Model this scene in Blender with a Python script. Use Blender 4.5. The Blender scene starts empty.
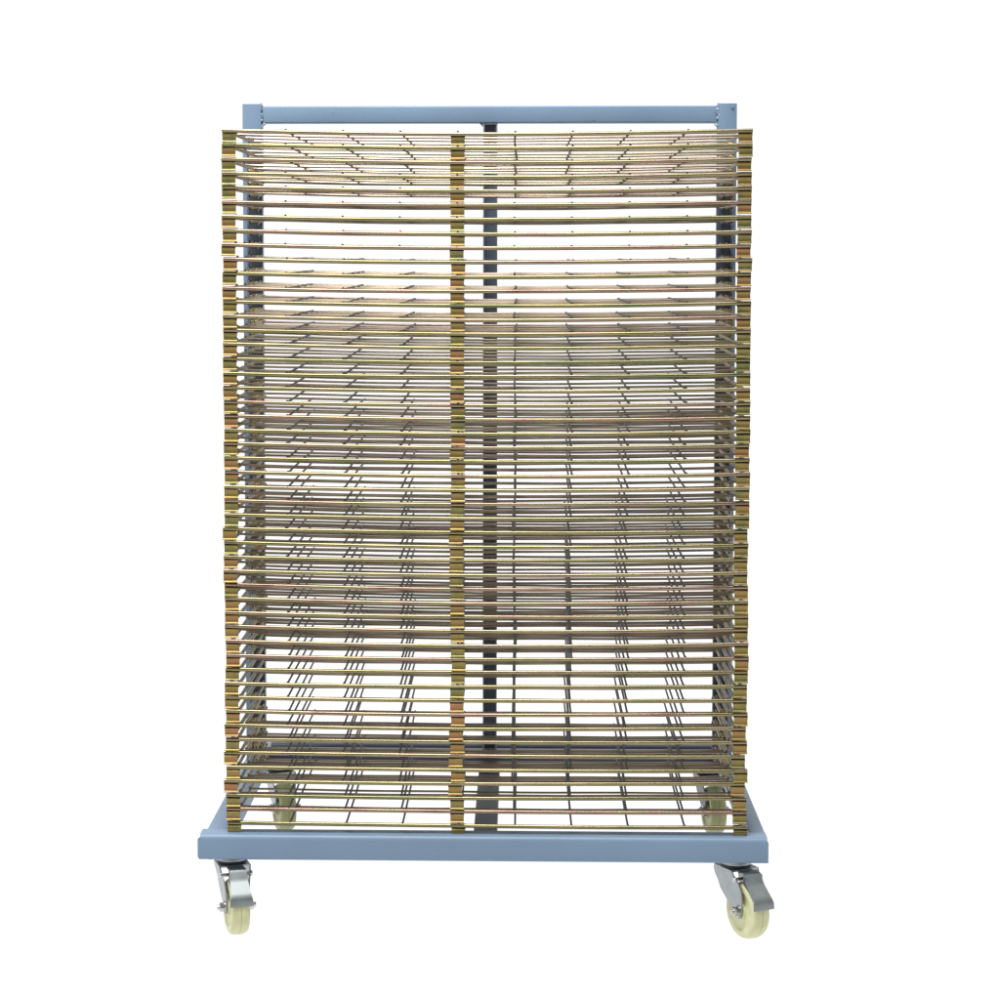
import bpy, bmesh, math, random
from mathutils import Vector, Matrix
random.seed(11)
S = bpy.context.scene
C = S.collection
PI = math.pi
R = math.radians

# ------------------------------------------------------------------ materials
def new_mat(name):
    m = bpy.data.materials.new(name)
    m.use_nodes = True
    return m, m.node_tree.nodes, m.node_tree.links, m.node_tree.nodes['Principled BSDF']

def ramp(n, stops, interp='LINEAR'):
    r = n.new('ShaderNodeValToRGB')
    r.color_ramp.interpolation = interp
    el = r.color_ramp.elements
    while len(el) < len(stops):
        el.new(.5)
    for e, (p, c) in zip(el, stops):
        e.position = p
        e.color = (*c, 1)
    return r

def zinc_gold(name, stops, scale, rough, metal=1.0, bump=.12, stretch=(1, 1, 1)):
    """yellow-passivated zinc: olive gold that drifts to orange, pink and green"""
    m, n, l, b = new_mat(name)
    tc = n.new('ShaderNodeTexCoord')
    oi = n.new('ShaderNodeObjectInfo')
    mp = n.new('ShaderNodeMapping')
    mp.inputs['Scale'].default_value = stretch
    l.new(tc.outputs['Object'], mp.inputs['Vector'])
    off = n.new('ShaderNodeVectorMath'); off.operation = 'ADD'
    mul = n.new('ShaderNodeMath'); mul.operation = 'MULTIPLY'; mul.inputs[1].default_value = 37.0
    l.new(oi.outputs['Random'], mul.inputs[0])
    l.new(mp.outputs[0], off.inputs[0]); l.new(mul.outputs[0], off.inputs[1])
    nz = n.new('ShaderNodeTexNoise')
    nz.inputs['Scale'].default_value = scale
    nz.inputs['Detail'].default_value = 4
    nz.inputs['Roughness'].default_value = .6
    l.new(off.outputs[0], nz.inputs['Vector'])
    # per-piece drift of the tint
    mr = n.new('ShaderNodeMapRange')
    mr.inputs['To Min'].default_value = -.16; mr.inputs['To Max'].default_value = .16
    l.new(oi.outputs['Random'], mr.inputs['Value'])
    ad = n.new('ShaderNodeMath'); ad.operation = 'ADD'
    l.new(nz.outputs['Fac'], ad.inputs[0]); l.new(mr.outputs[0], ad.inputs[1])
    cr = ramp(n, stops)
    l.new(ad.outputs[0], cr.inputs[0])
    l.new(cr.outputs[0], b.inputs['Base Color'])
    b.inputs['Metallic'].default_value = metal
    nr = n.new('ShaderNodeTexNoise'); nr.inputs['Scale'].default_value = scale * (5 if bump > .05 else 1.7)
    nr.inputs['Detail'].default_value = 3
    l.new(off.outputs[0], nr.inputs['Vector'])
    rr = n.new('ShaderNodeMapRange')
    rr.inputs['To Min'].default_value = rough - .1; rr.inputs['To Max'].default_value = rough + .14
    l.new(nr.outputs['Fac'], rr.inputs['Value'])
    l.new(rr.outputs[0], b.inputs['Roughness'])
    bp = n.new('ShaderNodeBump'); bp.inputs['Strength'].default_value = bump; bp.inputs['Distance'].default_value = .001
    l.new(nr.outputs['Fac'], bp.inputs['Height']); l.new(bp.outputs[0], b.inputs['Normal'])
    return m

M_BAR = zinc_gold('bar_zinc', [(.22, (.155, .165, .085)), (.42, (.245, .212, .108)), (.55, (.285, .242, .142)),
                               (.68, (.295, .20, .155)), (.82, (.18, .125, .08))], 9, .22, bump=.0, stretch=(1, 3, 3))
M_WIRE = zinc_gold('wire_zinc', [(.2, (.165, .165, .11)), (.45, (.275, .235, .165)), (.6, (.305, .245, .19)),
                                 (.8, (.265, .185, .17))], 7, .32, bump=.03)
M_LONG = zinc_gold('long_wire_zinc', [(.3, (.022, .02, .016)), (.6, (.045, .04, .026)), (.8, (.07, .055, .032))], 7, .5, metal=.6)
M_ROD = zinc_gold('side_rod_zinc', [(.3, (.13, .12, .07)), (.6, (.22, .18, .10)), (.8, (.24, .17, .10))], 9, .4)
M_BRK = zinc_gold('bracket_zinc', [(.2, (.14, .165, .085)), (.36, (.20, .185, .07)), (.5, (.265, .20, .07)),
                                   (.63, (.285, .185, .07)), (.78, (.35, .165, .085)), (.88, (.28, .235, .20))], 80, .36)
M_SPR = zinc_gold('spring_zinc', [(.3, (.45, .36, .12)), (.7, (.50, .33, .13))], 60, .3)

def paint(name, col, rough=.42):
    m, n, l, b = new_mat(name)
    tc = n.new('ShaderNodeTexCoord')
    nz = n.new('ShaderNodeTexNoise'); nz.inputs['Scale'].default_value = 5; nz.inputs['Detail'].default_value = 7
    l.new(tc.outputs['Object'], nz.inputs['Vector'])
    c0 = tuple(c * .93 for c in col); c1 = tuple(min(1, c * 1.06) for c in col)
    cr = ramp(n, [(.3, c0), (.7, c1)])
    l.new(nz.outputs['Fac'], cr.inputs[0])
    # sparse tiny scuffs
    sc = n.new('ShaderNodeTexNoise'); sc.inputs['Scale'].default_value = 70; sc.inputs['Detail'].default_value = 5
    l.new(tc.outputs['Object'], sc.inputs['Vector'])
    sr = ramp(n, [(.70, (0, 0, 0)), (.78, (1, 1, 1))])
    l.new(sc.outputs['Fac'], sr.inputs[0])
    mx = n.new('ShaderNodeMix'); mx.data_type = 'RGBA'
    l.new(sr.outputs[0], mx.inputs['Factor'])
    l.new(cr.outputs[0], mx.inputs['A'])
    mx.inputs['B'].default_value = (col[0] * .6, col[1] * .62, col[2] * .62, 1)
    l.new(mx.outputs['Result'], b.inputs['Base Color'])
    b.inputs['Roughness'].default_value = rough
    op = n.new('ShaderNodeTexNoise'); op.inputs['Scale'].default_value = 420
    l.new(tc.outputs['Object'], op.inputs['Vector'])
    bp = n.new('ShaderNodeBump'); bp.inputs['Strength'].default_value = .06; bp.inputs['Distance'].default_value = .0006
    l.new(op.outputs['Fac'], bp.inputs['Height']); l.new(bp.outputs[0], b.inputs['Normal'])
    return m

M_BLUE = paint('blue_grey_paint', (.166, .250, .358))
M_DARK = paint('dark_slate_paint', (.155, .20, .27), .5)
M_BLUE_SHADE = paint('shaded_blue_paint', (.03, .042, .072), .45)  # frame paint of the low rear members, tray shade put into its colour
M_POST = paint('post_blue_shaded', (.122, .190, .280), .45)  # frame blue darkened to hold the shade of the trays
M_STRIP = paint('hinge_strip_shade', (.045, .063, .098), .5)  # dark tone carries the tray shade over the posts
M_RAIL = paint('slate_rail_paint', (.155, .18, .225), .5)
M_WELD = paint('painted_weld', (.25, .34, .45), .3)

def steel(name, col, rough, metal=1.0):
    m, n, l, b = new_mat(name)
    tc = n.new('ShaderNodeTexCoord')
    nz = n.new('ShaderNodeTexNoise'); nz.inputs['Scale'].default_value = 45; nz.inputs['Detail'].default_value = 5
    l.new(tc.outputs['Object'], nz.inputs['Vector'])
    cr = ramp(n, [(.3, tuple(c * .82 for c in col)), (.7, col)])
    l.new(nz.outputs['Fac'], cr.inputs[0]); l.new(cr.outputs[0], b.inputs['Base Color'])
    b.inputs['Metallic'].default_value = metal
    mr = n.new('ShaderNodeMapRange'); mr.inputs['To Min'].default_value = rough - .08; mr.inputs['To Max'].default_value = rough + .1
    l.new(nz.outputs['Fac'], mr.inputs['Value']); l.new(mr.outputs[0], b.inputs['Roughness'])
    return m

M_STEEL = steel('zinc_plated_steel', (.42, .45, .47), .38)
M_STEEL_SHADE = steel('shaded_zinc_steel', (.15, .165, .185), .45)  # same zinc steel, colour darkened for the shaded right rear fork
M_PEDAL = steel('satin_pedal_steel', (.30, .325, .33), .46)
M_BOLT = steel('bright_bolt_steel', (.62, .63, .65), .22)
M_DKST = steel('dark_bearing_steel', (.10, .105, .11), .45)

def nylon(name, c0, c1):
    m, n, l, b = new_mat(name)
    tc = n.new('ShaderNodeTexCoord')
    nz = n.new('ShaderNodeTexNoise'); nz.inputs['Scale'].default_value = 38; nz.inputs['Detail'].default_value = 6
    l.new(tc.outputs['Object'], nz.inputs['Vector'])
    cr = ramp(n, [(.3, c0), (.7, c1)])
    l.new(nz.outputs['Fac'], cr.inputs[0]); l.new(cr.outputs[0], b.inputs['Base Color'])
    b.inputs['Roughness'].default_value = .38
    b.inputs['Subsurface Weight'].default_value = .08
    b.inputs['Subsurface Radius'].default_value = (.006, .005, .002)
    return m
M_NYL = nylon('cream_nylon', (.55, .55, .31), (.65, .65, .40))
M_NYL_SHADE = nylon('shaded_nylon', (.24, .25, .10), (.32, .33, .15))  # wheel nylon with the rear wheels' shade put into its colour

def floor_mat():
    m, n, l, b = new_mat('glowing_white_floor')
    tc = n.new('ShaderNodeTexCoord')
    nz = n.new('ShaderNodeTexNoise'); nz.inputs['Scale'].default_value = 3
    l.new(tc.outputs['Object'], nz.inputs['Vector'])
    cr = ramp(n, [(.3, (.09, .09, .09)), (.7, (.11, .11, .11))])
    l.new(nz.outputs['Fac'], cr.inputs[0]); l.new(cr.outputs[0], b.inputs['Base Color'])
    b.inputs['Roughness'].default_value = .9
    b.inputs['Emission Color'].default_value = (1, 1, 1, 1)      # added glow keeps the floor white, hides shadows under the rack
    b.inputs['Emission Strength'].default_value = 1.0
    b.inputs['Specular IOR Level'].default_value = .1
    return m
M_FLOOR = floor_mat()

# ------------------------------------------------------------------ mesh helpers
def obj(name, bm, mat, parent=None, smooth=None):
    bmesh.ops.recalc_face_normals(bm, faces=bm.faces[:])
    me = bpy.data.meshes.new(name)
    bm.to_mesh(me); bm.free()
    me.materials.append(mat)
    if smooth is not None:
        for p in me.polygons: p.use_smooth = True
        me.set_sharp_from_angle(angle=R(smooth))
    o = bpy.data.objects.new(name, me)
    C.objects.link(o)
    o.parent = parent
    return o

def box(bm, x0, x1, y0, y1, z0, z1, bev=0, seg=2):
    r = bmesh.ops.create_cube(bm, size=1)
    vs = r['verts']
    for v in vs:
        v.co = Vector(((x0 + x1) / 2 + v.co.x * (x1 - x0), (y0 + y1) / 2 + v.co.y * (y1 - y0), (z0 + z1) / 2 + v.co.z * (z1 - z0)))
    if bev:
        es = list({e for v in vs for e in v.link_edges})
        bmesh.ops.bevel(bm, geom=es, offset=bev, segments=seg, profile=.5, affect='EDGES')

def tube(bm, pts, r, n=8, cap=True):
    pts = [Vector(p) for p in pts]
    rings = []
    up = None
    for i, p in enumerate(pts):
        a = pts[max(i - 1, 0)]; b = pts[min(i + 1, len(pts) - 1)]
        d = (b - a).normalized()
        if up is None:
            up = Vector((0, 0, 1)) if abs(d.z) < .9 else Vector((0, 1, 0))
        s = d.cross(up).normalized()
        u = s.cross(d).normalized(); up = u
        rings.append([bm.verts.new(p + r * (math.cos(t) * s + math.sin(t) * u)) for t in (2 * PI * k / n for k in range(n))])
    for A, B in zip(rings, rings[1:]):
        for k in range(n):
            bm.faces.new((A[k], A[(k + 1) % n], B[(k + 1) % n], B[k]))
    if cap:
        bm.faces.new(rings[0][::-1]); bm.faces.new(rings[-1])

def prism_x(bm, poly, x0, x1):
    """extrude a (y,z) outline along x"""
    A = [bm.verts.new((x0, y, z)) for y, z in poly]
    B = [bm.verts.new((x1, y, z)) for y, z in poly]
    n = len(poly)
    for k in range(n):
        bm.faces.new((A[k], A[(k + 1) % n], B[(k + 1) % n], B[k]))
    bm.faces.new(A[::-1]); bm.faces.new(B)

def sheet(path, t):
    """thicken an open (y,z) path into an outline"""
    P = [Vector((a, b)) for a, b in path]
    L, Rr = [], []
    for i, p in enumerate(P):
        d = (P[min(i + 1, len(P) - 1)] - P[max(i - 1, 0)]).normalized()
        nn = Vector((-d.y, d.x))
        L.append(p + nn * t / 2); Rr.append(p - nn * t / 2)
    return [(v.x, v.y) for v in L + Rr[::-1]]

def lathe(bm, prof, axis, org=(0, 0, 0), n=40):
    """prof = [(h, r)] around axis 'x' or 'z'"""
    org = Vector(org); rings = []
    for h, r in prof:
        ring = []
        for k in range(n):
            t = 2 * PI * k / n
            v = Vector((h, r * math.cos(t), r * math.sin(t))) if axis == 'x' else Vector((r * math.cos(t), r * math.sin(t), h))
            ring.append(bm.verts.new(org + v))
        rings.append(ring)
    for A, B in zip(rings, rings[1:]):
        for k in range(n):
            bm.faces.new((A[k], A[(k + 1) % n], B[(k + 1) % n], B[k]))
    bm.faces.new(rings[0][::-1]); bm.faces.new(rings[-1])

# ------------------------------------------------------------------ measurements (metres)
ZB0, ZB1 = .004, .050            # base members, bottom and top
XL, XR = -.507, .502             # outer ends of the base
CASTER_H = .137
GROUND = ZB0 - CASTER_H
TY = .019                        # y of the front bars
PY = .565                        # front face of the rear posts
PZ = 1.3715                       # top of the posts
PXL, PXR = -.4885, .4885
YB = .80                         # back of the base
TD = .50                         # depth of a tray grid
SPC = .125                       # spacing of its cross wires
TW = .4615                       # half width of a tray
TCX = .0033
Z_TOP, Z_BOT, N = 1.283, .0648, 50
PITCH = (Z_TOP - Z_BOT) / (N - 1)
BR = .0037                       # radius of a front bar

# ------------------------------------------------------------------ floor
bm = bmesh.new()
vs = [bm.verts.new(p) for p in ((-60, -20, GROUND), (60, -20, GROUND), (60, 120, GROUND), (-60, 120, GROUND))]
bm.faces.new(vs)
fl = obj('floor', bm, M_FLOOR)
fl['kind'] = 'structure'

# ------------------------------------------------------------------ the rack
rack = bpy.data.objects.new('drying_rack', None)
C.objects.link(rack)
rack.location = (0, 0, GROUND)
rack['label'] = 'tall blue-grey steel drying rack on four cream casters, stacked with gold wire trays'
rack['category'] = 'drying rack'

def part(name, bm, mat, smooth=None, loc=(0, 0, 0)):
    """a part whose mesh is given in scene coordinates relative to loc"""
    o = obj(name, bm, mat, rack, smooth)
    o.location = Vector(loc) - Vector((0, 0, GROUND))
    return o

# front beam: folded channel open to the back, with a generous bend along the top edge
def channel_path(y0, y1, z0, z1, r, flip=1):
    P = [(y1, z1)]
    for k in range(7):
        a = PI / 2 * k / 6
        P.append((y0 + r - r * math.sin(a), z1 - r + r * math.cos(a)))
    for k in range(4):
        a = PI / 2 * k / 3
        P.append((y0 + .004 - .004 * math.cos(a), z0 + .004 - .004 * math.sin(a)))
    P.append((y1, z0))
    return P
bm = bmesh.new()
prism_x(bm, sheet(channel_path(.0012, .040, ZB0 + .0012, ZB1 - .0012, .009), .0024), XL, XR)
for v in bm.verts:                                   # the sheared ends lean in a little at the top corner
    if v.co.z > ZB1 - .008:
        v.co.x += (.004 if v.co.x < 0 else -.002)
    elif v.co.z < ZB0 + .004 and v.co.x < 0:
        v.co.x += .002
part('front_beam', bm, M_BLUE, 40)

bm = bmesh.new()
prism_x(bm, sheet(channel_path(.7412, .79, ZB0 + .0012, ZB1 - .0012, .007), .0024), XL + .0495, XR - .0305)
part('rear_beam', bm, M_BLUE_SHADE, 40)
for xa, xb in ((XL + .0105, XL + .0490), (XR - .0300, XR - .001)):
    bm = bmesh.new()
    box(bm, xa, xb, .0415, YB, ZB0 + .002, ZB1 - .001, .004, 3)
    part('side_rail', bm, M_BLUE, 40)
bm = bmesh.new()
box(bm, -.020, .0225, .0415, .739, ZB0 - .001, ZB0 + .028, .003, 2)
part('center_rail', bm, M_RAIL, 40)

# posts: angle sections, flat leg facing front and a leg running back on the inner side
for s in (-1, 1):
    bm = bmesh.new()
    xo, xi = s * .4885, s * .4515
    t = .004
    poly = [(xo, PY), (xi, PY), (xi, PY + .04), (xi + s * t, PY + .04), (xi + s * t, PY + t), (xo, PY + t)]
    A = [bm.verts.new((x, y, ZB1 - .001 + .0015)) for x, y in poly]
    B = [bm.verts.new((x, y, PZ)) for x, y in poly]
    for k in range(6):
        bm.faces.new((A[k], A[(k + 1) % 6], B[(k + 1) % 6], B[k]))
    bm.faces.new(A[::-1]); bm.faces.new(B)
    bmesh.ops.bevel(bm, geom=bm.edges[:], offset=.0012, segments=2, profile=.5, affect='EDGES')
    po = part('post', bm, M_POST, 40)
    # folded strip on the inner half of the post that carries the tray hinges; its dark colour stands for tray shade
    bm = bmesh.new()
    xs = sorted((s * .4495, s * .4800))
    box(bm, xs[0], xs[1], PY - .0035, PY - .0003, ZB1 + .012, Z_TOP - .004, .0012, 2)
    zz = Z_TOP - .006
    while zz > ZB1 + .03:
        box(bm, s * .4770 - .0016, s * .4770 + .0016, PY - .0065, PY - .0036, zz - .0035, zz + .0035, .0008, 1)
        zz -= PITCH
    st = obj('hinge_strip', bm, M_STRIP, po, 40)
    if s > 0:
        bm = bmesh.new()
        lathe(bm, [(-.0012, .0032), (-.0020, .0032), (-.0030, .0020)], 'z', n=14)
        bmesh.ops.rotate(bm, verts=bm.verts[:], cent=(0, 0, 0), matrix=Matrix.Rotation(R(-90), 3, 'X'))
        sc = obj('screw', bm, M_POST, po, 40)
        sc.location = (xo - .009, PY + .0005, PZ - .008)

XI = .4515
TBZ1 = PZ - .004
bm = bmesh.new()
box(bm, -XI + .0005, XI - .0005, PY + .004, PY + .040, TBZ1 - .034, TBZ1, .003, 3)
part('top_bar', bm, M_BLUE, 40)
bm = bmesh.new()
box(bm, -XI + .0005, XI - .0005, PY + .004, PY + .040, .036, .074, .003, 3)
part('lower_bar', bm, M_BLUE_SHADE, 40)

# centre post: channel open to the front
bm = bmesh.new()
cx0, cx1, t = -.0115, .0165, .003
ya, yb = PY + .007, PY + .036
poly = [(cx0, ya), (cx0 + t, ya), (cx0 + t, yb - t), (cx1 - t, yb - t), (cx1 - t, ya), (cx1, ya), (cx1, yb), (cx0, yb)]
A = [bm.verts.new((x, y, .0745)) for x, y in poly]
B = [bm.verts.new((x, y, TBZ1 - .0345)) for x, y in poly]
for k in range(8):
    bm.faces.new((A[k], A[(k + 1) % 8], B[(k + 1) % 8], B[k]))
bm.faces.new(A[::-1]); bm.faces.new(B)
part('center_post', bm, M_DARK)

# weld beads where the top bar meets the posts
for s in (-1, 1):
    bm = bmesh.new()
    z = TBZ1 + .004
    while z > TBZ1 - .040:
        r = random.uniform(.0016, .0034)
        m = Matrix.Translation((s * XI + random.uniform(-.0018, .0018), PY + .002 + random.uniform(-.001, .001), z)) @ \
            Matrix.Diagonal((1, .8, random.uniform(.7, 1.2), 1))
        bmesh.ops.create_icosphere(bm, subdivisions=2, radius=r, matrix=m)
        z -= r * random.uniform(1.1, 2.0)
    for k in range(4):
        m = Matrix.Translation((s * (XI - .002 * k), PY + .003, TBZ1 - .036 - .002 * (3 - k)))
        bmesh.ops.create_icosphere(bm, subdivisions=2, radius=random.uniform(.002, .003), matrix=m)
    part('weld_seam', bm, M_WELD, 60)
bm = bmesh.new()
A = [(-.0125, TBZ1 - .0345), (-.0185, TBZ1 - .0345), (-.0125, TBZ1 - .041)]
a = [bm.verts.new((x, PY + .012, z)) for x, z in A]; b = [bm.verts.new((x, PY + .03, z)) for x, z in A]
bm.faces.new(a); bm.faces.new(b[::-1])
for k in range(3): bm.faces.new((a[k], a[(k + 1) % 3], b[(k + 1) % 3], b[k]))
part('gusset', bm, M_DARK)

# small bolt head under the left of the front beam
bm = bmesh.new()
bmesh.ops.create_cone(bm, cap_ends=True, segments=6, radius1=.0055, radius2=.0055, depth=.006)
part('bolt', bm, M_DKST, 30, (XL + .019, .03, ZB0 - .003))

# ------------------------------------------------------------------ casters (swivel axis at the origin, trailing towards -y)
AX = (-.040, -.087)              # axle (y,z)
WR = .050
def make_caster(brake, fork_mat):
    bm = bmesh.new()
    box(bm, -.034, .034, -.034, .034, -.004, -.0004, .0012, 2)                       # mounting plate
    lathe(bm, [(-.004, .0255), (-.008, .0275), (-.011, .0275), (-.013, .0245), (-.016, .0245)], 'z', n=40)
    # pressed fork: crown and two cheeks that flare towards the top
    rows = [(-.0165, -.030, .028, .0285), (-.024, -.034, .031, .0275), (-.034, -.0445, .031, .0250), (-.046, -.0505, .0235, .0228),
            (-.058, -.0530, .018, .0218), (-.074, -.0530, -.0040, .0215), (-.085, -.0525, -.0255, .0215)]
    for k in range(1, 7):
        a = PI / 2 * k / 6.3
        rows.append((AX[1] - .0125 * math.sin(a), AX[0] - .0125 * math.cos(a), AX[0] + .0125 * math.cos(a), .0215))
    for s in (-1, 1):
        ro = [[bm.verts.new((s * x, y0, z)), bm.verts.new((s * x, y1, z)), bm.verts.new((s * (x - .0024), y1, z)), bm.verts.new((s * (x - .0024), y0, z))]
              for z, y0, y1, x in rows]
        for A, B in zip(ro, ro[1:]):
            for k in range(4):
                bm.faces.new((A[k], A[(k + 1) % 4], B[(k + 1) % 4], B[k]))
        bm.faces.new(ro[0][::-1]); bm.faces.new(ro[-1])
    prism_x(bm, [(.0295, -.0158), (-.0315, -.0158), (-.0315, -.0186), (.0295, -.0186)], -.0258, .0258)
    c = obj('caster', bm, fork_mat, rack, 35)
    # bearing ring
    bm = bmesh.new()
    lathe(bm, [(-.0128, .0248), (-.0134, .0265), (-.0150, .0265), (-.0157, .0248)], 'z', n=36)
    obj('bearing', bm, M_DKST, c, 40)
    # wheel with a parting line round the tread and dished faces
    bm = bmesh.new()
    W = .0165
    prof = [(-W - .001, .008), (-W - .001, .0145), (-W + .003, .016), (-W + .0045, .022), (-W + .003, .033), (-W, .0365), (-W, .0435)]
    for k in range(1, 9):
        a = PI / 2 * k / 8
        prof.append((-W + .0148 * (1 - math.cos(a)), .0435 + .0065 * math.sin(a)))
    prof += [(-.0008, .0499), (-.0004, .0490), (.0004, .0490), (.0008, .0499)]
    half = [p for p in prof if p[0] < -.0009]
    prof += [(-h, r) for h, r in half[::-1]]
    lathe(bm, prof, 'x', n=56)
    w = obj('wheel', bm, M_NYL if brake else M_NYL_SHADE, c, 32)
    w.location = (0, AX[0], AX[1])
    # axle with hex head, nut and washers
    bm = bmesh.new()
    lathe(bm, [(-.0262, .0045), (.0262, .0045)], 'x', n=14)
    for s in (-1, 1):
        lathe(bm, [(s * .0216, .0105), (s * .0236, .0105)], 'x', n=24)
        lathe(bm, [(s * .0236, .0086), (s * .0300, .0086), (s * .0308, .0074)], 'x', n=6)
        lathe(bm, [(s * .0308, .0050), (s * .0350, .0045)], 'x', n=12)
    a = obj('axle_bolt', bm, M_BOLT, c, 30)
    a.location = (0, AX[0], AX[1])
    if brake:
        bm = bmesh.new()
        path = [(-.030, -.0185), (-.050, -.0165), (-.0565, -.0180), (-.0600, -.0220), (-.0640, -.0310), (-.0690, -.0370),
                (-.0850, -.0520), (-.0905, -.0585), (-.0925, -.0640), (-.0930, -.0740)]
        half = [.0150, .0150, .0152, .0155, .0158, .0162, .0178, .0192, .0204, .0208]
        t = .0022
        P = [Vector((0, y, z)) for y, z in path]
        ro = []
        for i, p in enumerate(P):
            d = (P[min(i + 1, len(P) - 1)] - P[max(i - 1, 0)]).normalized()
            nn = Vector((0, -d.z, d.y))
            h = half[i]
            ro.append([bm.verts.new(p + nn * q + Vector((x, 0, 0))) for x, q in ((-h, 0), (h, 0), (h, t), (-h, t))])
        for A, B in zip(ro, ro[1:]):
            for k in range(4):
                bm.faces.new((A[k], A[(k + 1) % 4], B[(k + 1) % 4], B[k]))
        bm.faces.new(ro[0][::-1]); bm.faces.new(ro[-1])
        # side wings of the pedal
        for s in (-1, 1):
            prism_x(bm, [(-.048, -.019), (-.0585, -.022), (-.0625, -.032), (-.084, -.0545), (-.078, -.0585), (-.058, -.044), (-.048, -.036)],
                    s * .0135, s * .0152)
        obj('brake_pedal', bm, M_PEDAL, c, 35)
        bm = bmesh.new()
        for s in (-1, 1):
            lathe(bm, [(s * .0262, .0055), (s * .0282, .0055), (s * .0294, .0042)], 'x', n=16)
        lathe(bm, [(-.0262, .003), (.0262, .003)], 'x', n=10)
        bmesh.ops.translate(bm, verts=bm.verts[:], vec=(0, -.038, -.030))
        obj('rivet', bm, M_BOLT, c, 35)
    return c

def copy_tree(o, parent):
    c = o.copy(); C.objects.link(c); c.parent = parent
    for ch in o.children:
        copy_tree(ch, c)
    return c

braked = make_caster(True, M_STEEL)
plain = make_caster(False, M_STEEL)
shaded = make_caster(False, M_STEEL_SHADE)
spots = [(braked, -.453, .054, 18), (None, .450, .052, 27), (plain, -.444, .772, 19), (shaded, .461, .772, 10)]
src = None
for proto, x, y, ang in spots:
    if proto is not None:
        src = proto; c = proto
    else:
        c = copy_tree(src, rack)
    c.location = (x, y, ZB0 - GROUND)
    c.rotation_euler = (0, 0, R(ang))

# ------------------------------------------------------------------ trays
NX = 26
def sagz(x, sag):
    u = min(1, abs(x) / TW)
    return -sag * (1 - u * u)

DX = [(-1 + 2 * k / 9) * (TW - .012) for k in range(10)]

def bracket_bm():
    """stacking clip: hooked up behind the front bar, a face with one step, a lip that sits on the bar below"""
    P = [(.0052, .0030), (.0050, 0), (.0044, -.0024), (.0022, -.0042), (-.0006, -.0050), (-.0016, -.0060), (-.0017, -.0078), (-.0010, -.0088),
         (-.0008, -.0100), (-.0007, -.0160), (-.0012, -.0176), (-.0026, -.0188), (-.0040, -.0196)]
    bm = bmesh.new()
    prism_x(bm, sheet(P, .0012), -.0124, .0124)
    for v in bm.verts:                      # pinched a touch at mid height
        if -.0165 < v.co.z < -.007:
            v.co.x *= .965
    return bm

def spring_bm():
    bm = bmesh.new()
    pts = []
    n, turns, r = 54, 4.5, .0046
    for k in range(n + 1):
        u = k / n; t = 2 * PI * turns * u
        pts.append((-.007 + .014 * u, r * math.cos(t), r * math.sin(t)))
    pts = [(-.0075, -.004, .0100)] + pts + [(.0080, .012, -.009)]
    tube(bm, pts, .00085, 5)
    return bm

def hinge_bm(s):
    """pin and lug between the end of a side rod and the post (s = side)"""
    bm = bmesh.new()
    tube(bm, [(s * .006, 0, 0), (-s * .026, 0, 0)], .0024, 8)
    box(bm, -s * .0255 - .0012, -s * .0255 + .0012, -.006, .020, -.0055, .0055, .0006, 1)
    box(bm, -s * .0040 - .0012, -s * .0040 + .0012, -.006, .020, -.0055, .0055, .0006, 1)
    return bm

RODX = TW - .0095
HY = PY - TY - .0205             # hinge pin, in front of the post
def grid_bm(sag, seed):
    rnd = random.Random(seed)
    bm = bmesh.new()
    for k in range(1, 5):
        y = SPC * k + rnd.uniform(-.0022, .0022)
        z = rnd.uniform(-.0010, .0010); ti = rnd.uniform(-.0014, .0014); tz = rnd.uniform(-.0009, .0009)
        pts = []
        for i in range(NX + 1):
            x = -RODX + 2 * RODX * i / NX
            w = x / RODX
            pts.append((x, y + ti * w, z + tz * w + sagz(x, sag) + .0004 * math.sin(9 * w + seed + k)))
        tube(bm, pts, .0023 if k < 4 else .0024, 7)
    n_cross = len(bm.faces)
    for k, x in enumerate(DX[1:-1]):
        dx = rnd.uniform(-.0014, .0014); bow = rnd.uniform(-.0012, .0012)
        pts = []
        for i in range(7):
            u = i / 6
            y = .016 + (SPC * 4 - .0115) * u
            pts.append((x + dx * u + bow * math.sin(PI * u), y, .0016 + sagz(x, sag) + rnd.uniform(-.0003, .0003)))
        pts = [(x, -.0018, .0040 + sagz(x, sag)), (x, .0035, .0036 + sagz(x, sag)), (x, .009, .0022 + sagz(x, sag))] + pts
        tube(bm, pts, .0019, 7)
    bm.faces.ensure_lookup_table()
    n_long = len(bm.faces)
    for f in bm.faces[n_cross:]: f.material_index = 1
    for s in (-1, 1):
        tube(bm, [(s * RODX, .002, -.001), (s * RODX, HY * .5, -.0015), (s * RODX, HY + .004, 0)], .0034, 9)
        # cross-wire ends welded over the side rods
        for k in range(1, 5):
            m = Matrix.Translation((s * RODX, SPC * k, .0032))
            bmesh.ops.create_icosphere(bm, subdivisions=1, radius=.0030, matrix=m)
    bm.faces.ensure_lookup_table()
    for f in bm.faces[n_long:]: f.material_index = 2
    return bm

def front_bm(sag, seed):
    rnd = random.Random(seed)
    bm = bmesh.new()
    ph = rnd.uniform(0, 6)
    pts = []
    for i in range(NX + 9):
        x = -TW + .0005 + 2 * (TW - .0005) * i / (NX + 8)
        pts.append((x, .0006 * math.sin(4 * x + ph), sagz(x, sag) + .0004 * math.sin(7 * x + ph)))
    tube(bm, pts, BR, 12)
    return bm

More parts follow.
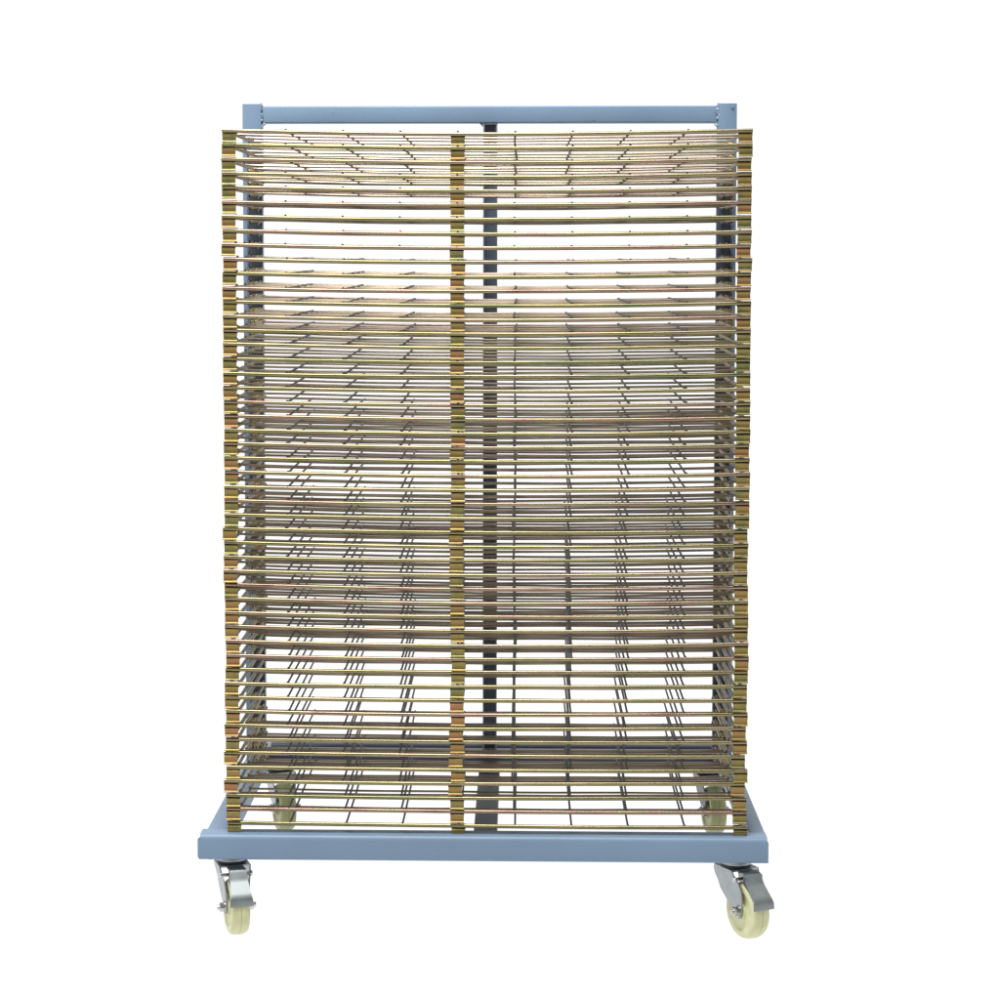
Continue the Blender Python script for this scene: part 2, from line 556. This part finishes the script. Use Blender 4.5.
BRX = [-TW + .0128, DX[4], TW - .0128]
def make_tray(sag, seed):
    t = obj('tray', grid_bm(sag, seed), M_WIRE, rack, 50)
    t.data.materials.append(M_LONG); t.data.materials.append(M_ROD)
    obj('front_bar', front_bm(sag, seed + 50), M_BAR, t, 50)
    for x in BRX:
        b = obj('bracket', bracket_bm(), M_BRK, t, 40)
        b.location = (x, 0, sagz(x, sag))
    for s in (-1, 1):
        h = obj('hinge', hinge_bm(-s), M_WIRE, t, 40)
        h.location = (s * RODX, HY, 0)
        sp = obj('spring', spring_bm(), M_SPR, t, 60)
        sp.location = (s * (RODX + .0150), HY, 0)
    return t

protos = {}
low_dx = {43: 0, 44: -.0035, 45: .001, 46: -.0035, 47: 0, 48: 0, 49: .0022}
for i in range(N):
    sag = (.0058, .0058, .0042, .0022)[0 if i < 20 else 1 if i < 38 else 2 if i < 43 else 3]
    key = (sag, random.randrange(6 if sag > .005 else 3))
    if key not in protos:
        t = protos[key] = make_tray(sag, int(sag * 1e5) + key[1] * 7 + 1)
        fresh = True
    else:
        t = copy_tree(protos[key], rack); fresh = False
    dx = low_dx.get(i, random.gauss(0, .0006 if i < 27 else .0015))
    lift = .0075 if i < 12 else .0075 - .0028 * (i - 12) / 24 if i < 36 else .0047 - .0032 * (i - 36) / 13
    t.location = (TCX + dx, TY + random.uniform(-.0012, .0012), Z_TOP - i * PITCH + lift + random.uniform(-.0007, .0007) - GROUND)
    t.rotation_euler = (random.gauss(0, .0022), random.gauss(.0013, .0007), random.gauss(0, .0006))
for t in [o for o in rack.children if o.name.split('.')[0] == 'tray']:
    for b in t.children:
        if b.name.split('.')[0] == 'bracket':
            b.location.x += random.uniform(-.0006, .0006)
            b.rotation_euler = (random.uniform(-.05, .05), random.uniform(-.012, .012), random.uniform(-.03, .03))

# ------------------------------------------------------------------ light
w = bpy.data.worlds.new('World')
S.world = w
w.use_nodes = True
bg = w.node_tree.nodes['Background']
wn, wl = w.node_tree.nodes, w.node_tree.links
tcw = wn.new('ShaderNodeTexCoord')
sx = wn.new('ShaderNodeSeparateXYZ')
wl.new(tcw.outputs['Generated'], sx.inputs[0])
mrw = wn.new('ShaderNodeMapRange')                    # added gradient: white behind, dimmed in front so metal fronts go dark
mrw.interpolation_type = 'SMOOTHSTEP'
mrw.inputs['From Min'].default_value = -.55; mrw.inputs['From Max'].default_value = .15
mrw.inputs['To Min'].default_value = .28; mrw.inputs['To Max'].default_value = 1.06
wl.new(sx.outputs['Y'], mrw.inputs['Value'])
wl.new(mrw.outputs[0], bg.inputs['Strength'])
bg.inputs['Color'].default_value = (1, 1, 1, 1)

def area(name, loc, target, size, power, col=(1, 1, 1)):
    d = bpy.data.lights.new(name, 'AREA')
    d.shape = 'RECTANGLE'; d.size, d.size_y = size
    d.energy = power; d.color = col
    o = bpy.data.objects.new(name, d)
    C.objects.link(o)
    o.location = loc
    o.rotation_euler = (Vector(target) - Vector(loc)).to_track_quat('-Z', 'Y').to_euler()
    return o
area('overhead_softbox', (-.5, -.7, 3.7), (0, .2, .5), (2.0, 2.0), 165, (1, .99, .97))
area('left_softbox', (-2.6, -2.4, 2.0), (0, .2, .6), (1.6, 1.6), 24)

# ------------------------------------------------------------------ camera
cam = bpy.data.cameras.new('camera')
co = bpy.data.objects.new('camera', cam)
C.objects.link(co)
f, ccx, ccy = 2268.74, 463.77, 404.98
cam.sensor_width = 36
cam.lens = f / 1000 * 36
cam.shift_x = (500 - ccx) / 1000
cam.shift_y = -(500 - ccy) / 1000
cam.clip_end = 500
p, y, r = .0687, .0257, -.0003
Rm = Matrix.Rotation(y, 3, 'Z') @ Matrix.Rotation(-p, 3, 'X') @ Matrix.Rotation(r, 3, 'Y')
right, fwd, up = Rm.col[0], Rm.col[1], Rm.col[2]
M3 = Matrix((right, up, -fwd)).transposed()
co.matrix_world = Matrix.Translation((.0662, -3.9445, 1.0852)) @ M3.to_4x4()
S.camera = co

S.view_settings.view_transform = 'Standard'
S.view_settings.look = 'None'
S.view_settings.exposure = 0
S.view_settings.gamma = 1
S.cycles.max_bounces = 8
